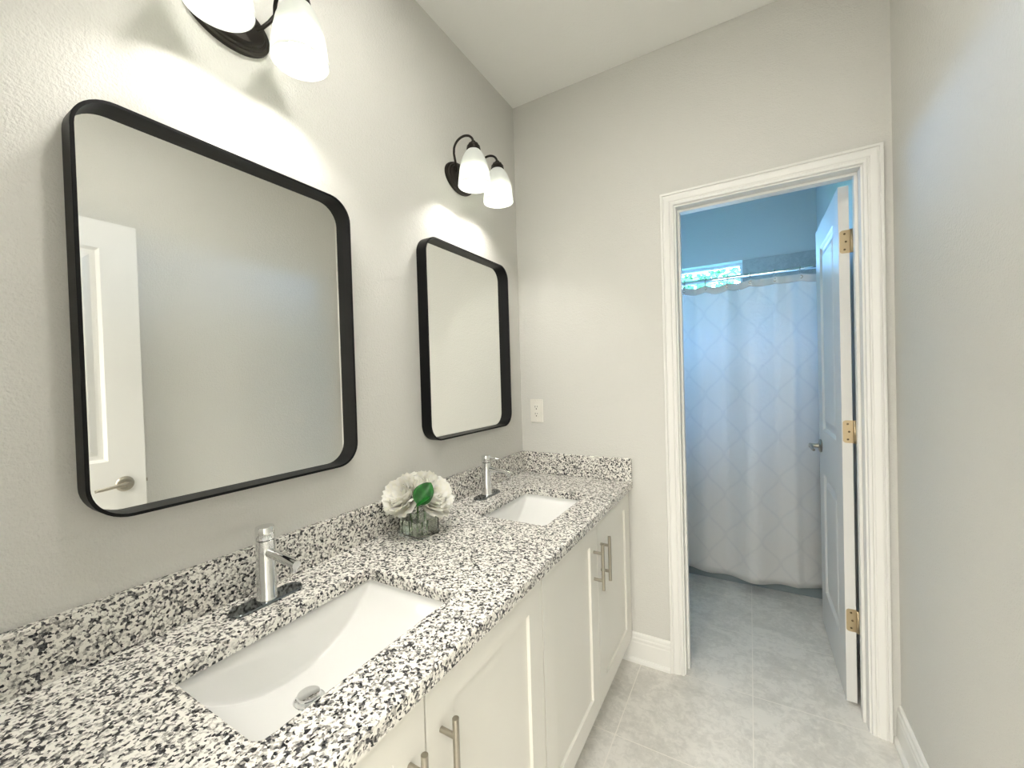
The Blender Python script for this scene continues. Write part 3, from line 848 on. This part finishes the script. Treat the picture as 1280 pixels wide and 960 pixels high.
def leaf(parent, off, base, tip, nrm, width, curl):
    bm = nbm(); b, t = Vector(base), Vector(tip); L = (t - b); n = Vector(nrm).normalized(); sd = L.cross(n).normalized(); n = sd.cross(L).normalized()
    g = []; nu, nv = 14, 8
    for i in range(nu + 1):
        u = i / nu; wd = width * (sin(pi * u ** 0.85) ** 0.62) if 0 < u < 1 else 0.0004
        row = []
        for j in range(nv + 1):
            s_ = j / nv * 2 - 1
            vein = 0.0012 * abs(sin(u * 16 - abs(s_) * 3)) * (1 - abs(s_))
            row.append(bm.verts.new(b + L * u + sd * s_ * wd + n * (0.25 * wd * abs(s_) ** 1.4 + curl * sin(pi * u) - vein)))
        g.append(row)
    for i in range(nu):
        for j in range(nv):
            q = bm.faces.new((g[i][j], g[i][j + 1], g[i + 1][j + 1], g[i + 1][j])); q.smooth = True
    lo = link('leaf', bm, M_leaf, parent, off)
    md = lo.modifiers.new('thick', 'SOLIDIFY'); md.thickness = 0.0006

tocam = (CAM - Vector((0.12, -0.93, 0.93))).normalized()
rgt = Vector((tocam.y * -1, tocam.x, 0)).normalized()
up_ = tocam.cross(rgt)
FC = Vector((0.120, -0.930, CT + 0.094))
def fp(r, u, d): return FC + rgt * r + up_ * u + tocam * d
bz = CT + 0.0125
peony(fp(-0.046, 0.036, 0.024), (-rgt * .55 + up_ * .5 + tocam * .65), 0.050, 3, 'white peony at the left of the vase, nearest the near sink', (0.110, -0.940, bz))
peony(fp(0.000, 0.062, -0.030), (up_ * .9 + tocam * .45 - rgt * .05), 0.052, 5, 'white peony at the back top of the bunch', (0.108, -0.918, bz))
peony(fp(0.050, 0.034, 0.0), (rgt * .6 + up_ * .5 + tocam * .6), 0.055, 8, 'white peony at the right of the vase with a dark green leaf', (0.134, -0.915, bz),
      leaves=[(fp(0.000, 0.002, 0.072), fp(0.044, 0.062, 0.078), tocam * 1.0 + up_ * .1, 0.030, 0.004), (fp(-0.002, -0.004, 0.074), fp(0.044, 0.022, 0.090), tocam * .6 + up_ * .8, 0.017, 0.003)])

# ------------------------------------------------------------------ shower room
# bathtub
tb = thing('bathtub', (0.727, 1.38, 0.0), 'bathtub behind the shower curtain, apron foot darkened as if in shade, showing below the cloth', 'bathtub')
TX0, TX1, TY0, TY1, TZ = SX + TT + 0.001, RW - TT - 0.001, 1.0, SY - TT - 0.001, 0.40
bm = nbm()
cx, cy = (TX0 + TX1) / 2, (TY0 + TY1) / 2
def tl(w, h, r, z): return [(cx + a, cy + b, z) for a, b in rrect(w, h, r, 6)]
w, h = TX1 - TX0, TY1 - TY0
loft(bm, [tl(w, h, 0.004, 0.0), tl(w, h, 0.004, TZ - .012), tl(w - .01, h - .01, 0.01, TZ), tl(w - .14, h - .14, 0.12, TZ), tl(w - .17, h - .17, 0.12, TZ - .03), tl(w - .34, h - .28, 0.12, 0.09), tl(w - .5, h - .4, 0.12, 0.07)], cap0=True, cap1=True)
link('tub_shell', bm, simple('shaded_tub', (0.20, 0.245, 0.255), 0.3), tb, tb.location, auto=40)  # shade on the apron foot is put into the whole tub's dark colour

# curtain rod
RZ, RY = 1.903, 0.985
rd = thing('curtain_rod', (0.727, RY, RZ), 'straight chrome shower curtain rod in front of the window', 'curtain rod')
bm = nbm(); tube(bm, [(SX + TT + 0.0005, RY, RZ), (RW - TT - 0.0005, RY, RZ)], 0.0125, 18); link('rod', bm, M_chrome, rd, rd.location, auto=60)
for x, d in ((SX + TT, 1), (RW - TT, -1)):
    bm = nbm(); lathe(bm, [(0.0, 0.0006), (0.026, 0.0006), (0.027, 0.006), (0.020, 0.012), (0.0, 0.013)], axis='x', seg=24)
    for v in bm.verts: v.co = Vector((x + d * v.co.x, RY + v.co.y, RZ + v.co.z))
    link('end_flange', bm, M_chrome, rd, rd.location, auto=40)

# curtain
CX0, CX1, CZ0, CZ1 = 0.05, 1.462, 0.066, 1.868
NR = 12
ring_x = [CX0 + 0.03 + (CX1 - CX0 - 0.06) * k / (NR - 1) for k in range(NR)]
sp = ring_x[1] - ring_x[0]
def cur_y(x, z):
    t = (CZ1 - z) / (CZ1 - CZ0)
    y = 0.940
    y += 0.021 * sin(2 * pi * (x - 0.62) / 0.245 + 0.5 * sin(3.1 * x)) * (0.45 + 0.55 * t ** 0.5)
    y += 0.016 * sin(2 * pi * (x - 0.1) / 0.61 + 1.0 * t)
    y += 0.030 / (1 + math.exp(-(x - (1.285 - 0.0 * t)) / 0.010)) * (0.35 + 0.65 * min(1, t * 3))      # one deep fold near the door
    # pinched pleats between the rings at the top
    ph = ((x - ring_x[0]) / sp) % 1.0
    y += -0.020 * (sin(pi * ph) ** 2) * math.exp(-t * 14) * (1 + .4 * sin(7 * x))
    return y - 0.012 * t
def cur_top(x):
    ph = ((x - ring_x[0]) / sp) % 1.0
    return CZ1 - 0.014 * sin(pi * ph) * (1 + 0.35 * sin(9 * x))
def cur_bot(x): return CZ0 + 0.006 * sin(2 * pi * (x - .3) / 0.9)
cu = thing('shower_curtain', ((CX0 + CX1) / 2, 0.96, CZ0), 'pale grey white shower curtain with subtle trellis pattern', 'shower curtain')
def sheet(bm, z_of, rows, xs, dy=0.0):
    g = []
    for r in rows:
        g.append([bm.verts.new((x, cur_y(x, z_of(x, r)) + dy, z_of(x, r))) for x in xs])
    for i in range(len(rows) - 1):
        for j in range(len(xs) - 1):
            q = bm.faces.new((g[i][j], g[i][j + 1], g[i + 1][j + 1], g[i + 1][j])); q.smooth = True
xs = [CX0 + (CX1 - CX0) * k / 260 for k in range(261)]
HEM = 0.042
bm = nbm(); sheet(bm, lambda x, r: cur_bot(x) + (cur_top(x) - HEM - cur_bot(x)) * r, [1 - (k / 60) ** 1.5 for k in range(61)], xs)
cl = link('cloth', bm, M_curtain, cu, cu.location); md = cl.modifiers.new('thick', 'SOLIDIFY'); md.thickness = 0.0006
bm = nbm(); sheet(bm, lambda x, r: cur_top(x) - HEM * r, [0, .2, .4, .6, .8, 1.0], xs, -0.0008)
hm = link('top_hem', bm, M_hem, cu, cu.location); md = hm.modifiers.new('thick', 'SOLIDIFY'); md.thickness = 0.0016
for x in ring_x:
    bm = nbm(); zc = CZ1 - 0.020; y = cur_y(x, zc)
    lathe(bm, [(0.006, -0.0022), (0.0105, -0.0022), (0.0105, 0.0022), (0.006, 0.0022)], (x, y - 0.0008, zc), 'y', 18, close=True)
    link('grommet', bm, M_nickel, cu, cu.location, auto=40)
ring0 = None
def ring_mesh():
    bm = nbm()
    n = 26; pts = []
    # one wire loop: round the rod, down through the grommet
    for k in range(n):
        a = 2 * pi * k / n
        pts.append(((0.004 * sin(a)), 0.018 * cos(a) - (0.012 if sin(a) < 0 else 0) * abs(sin(a)), 0.016 * sin(a) if sin(a) > 0 else 0.058 * sin(a)))
    pts.append(pts[0])
    tube(bm, pts, 0.0017, 8, cap=False)
    lathe(bm, [(0, -0.004), (0.003, -0.003), (0.004, 0), (0.003, 0.003), (0, 0.004)], (0, 0, 0.0185), seg=10)
    return bm
POS = ['leftmost curtain ring, behind the left door jamb'] + [''] * (NR - 2) + ['last curtain ring, hidden by the open door']
vis = [k for k, x in enumerate(ring_x) if 0.69 < x < 1.41]
ordn = ['first', 'second', 'third', 'fourth', 'fifth', 'sixth', 'seventh']
for k, x in enumerate(ring_x):
    if k not in vis: continue
    lab = ordn[vis.index(k)] + ' metal curtain ring from the left door jamb, on the chrome rod'
    if ring0 is None:
        ring0 = link('curtain_ring', ring_mesh(), M_nickel, None, None); ring0.location = (x, RY, RZ)
        tag(ring0, lab, 'curtain ring', 'curtain rings on the shower rod')
    else:
        c = ring0.copy(); COL.objects.link(c); c.location = (x, RY, RZ); c['label'] = lab

# ------------------------------------------------------------------ outside the window
bm = nbm(); box(bm, -12, SY + 0.9, -0.3, 14, 22, -0.2)
struct('lawn', bm, M_grass, 'green lawn outside the shower window', 'lawn')
def tree(x, y, h, rad, seed, label):
    rnd = random.Random(seed)
    o = thing('tree', (x, y, -0.2), label, 'tree', 'trees outside the shower window')
    bm = nbm(); tube(bm, [(x, y, -0.2), (x + .05, y, h * .5), (x, y, h * .85)], [0.16, 0.12, 0.05], 10); link('trunk', bm, M_bark, o, o.location)
    bm = nbm()
    for k in range(1500):
        d = Vector((rnd.gauss(0, 1), rnd.gauss(0, 1), rnd.gauss(0, 1))).normalized() * rad * rnd.uniform(.45, 1) 
        c = Vector((x, y, h)) + Vector((d.x, d.y, d.z * .8)); a = Vector((rnd.gauss(0, 1), rnd.gauss(0, 1), rnd.gauss(0, 1))).normalized(); s, t = frame_for(a); l = rnd.uniform(.07, .15)
        vs = [bm.verts.new(c + p) for p in (-s * l, t * l * .5 + a * .02, s * l, -t * l * .5 + a * .02)]
        bm.faces.new(vs)
    link('foliage', bm, M_foliage, o, o.location)
tree(0.15, 8.2, 4.0, 1.5, 1, 'leafy tree at the left in the shower window')
tree(-3.8, 10.5, 4.6, 1.9, 2, 'leafy tree further left outside the shower window')
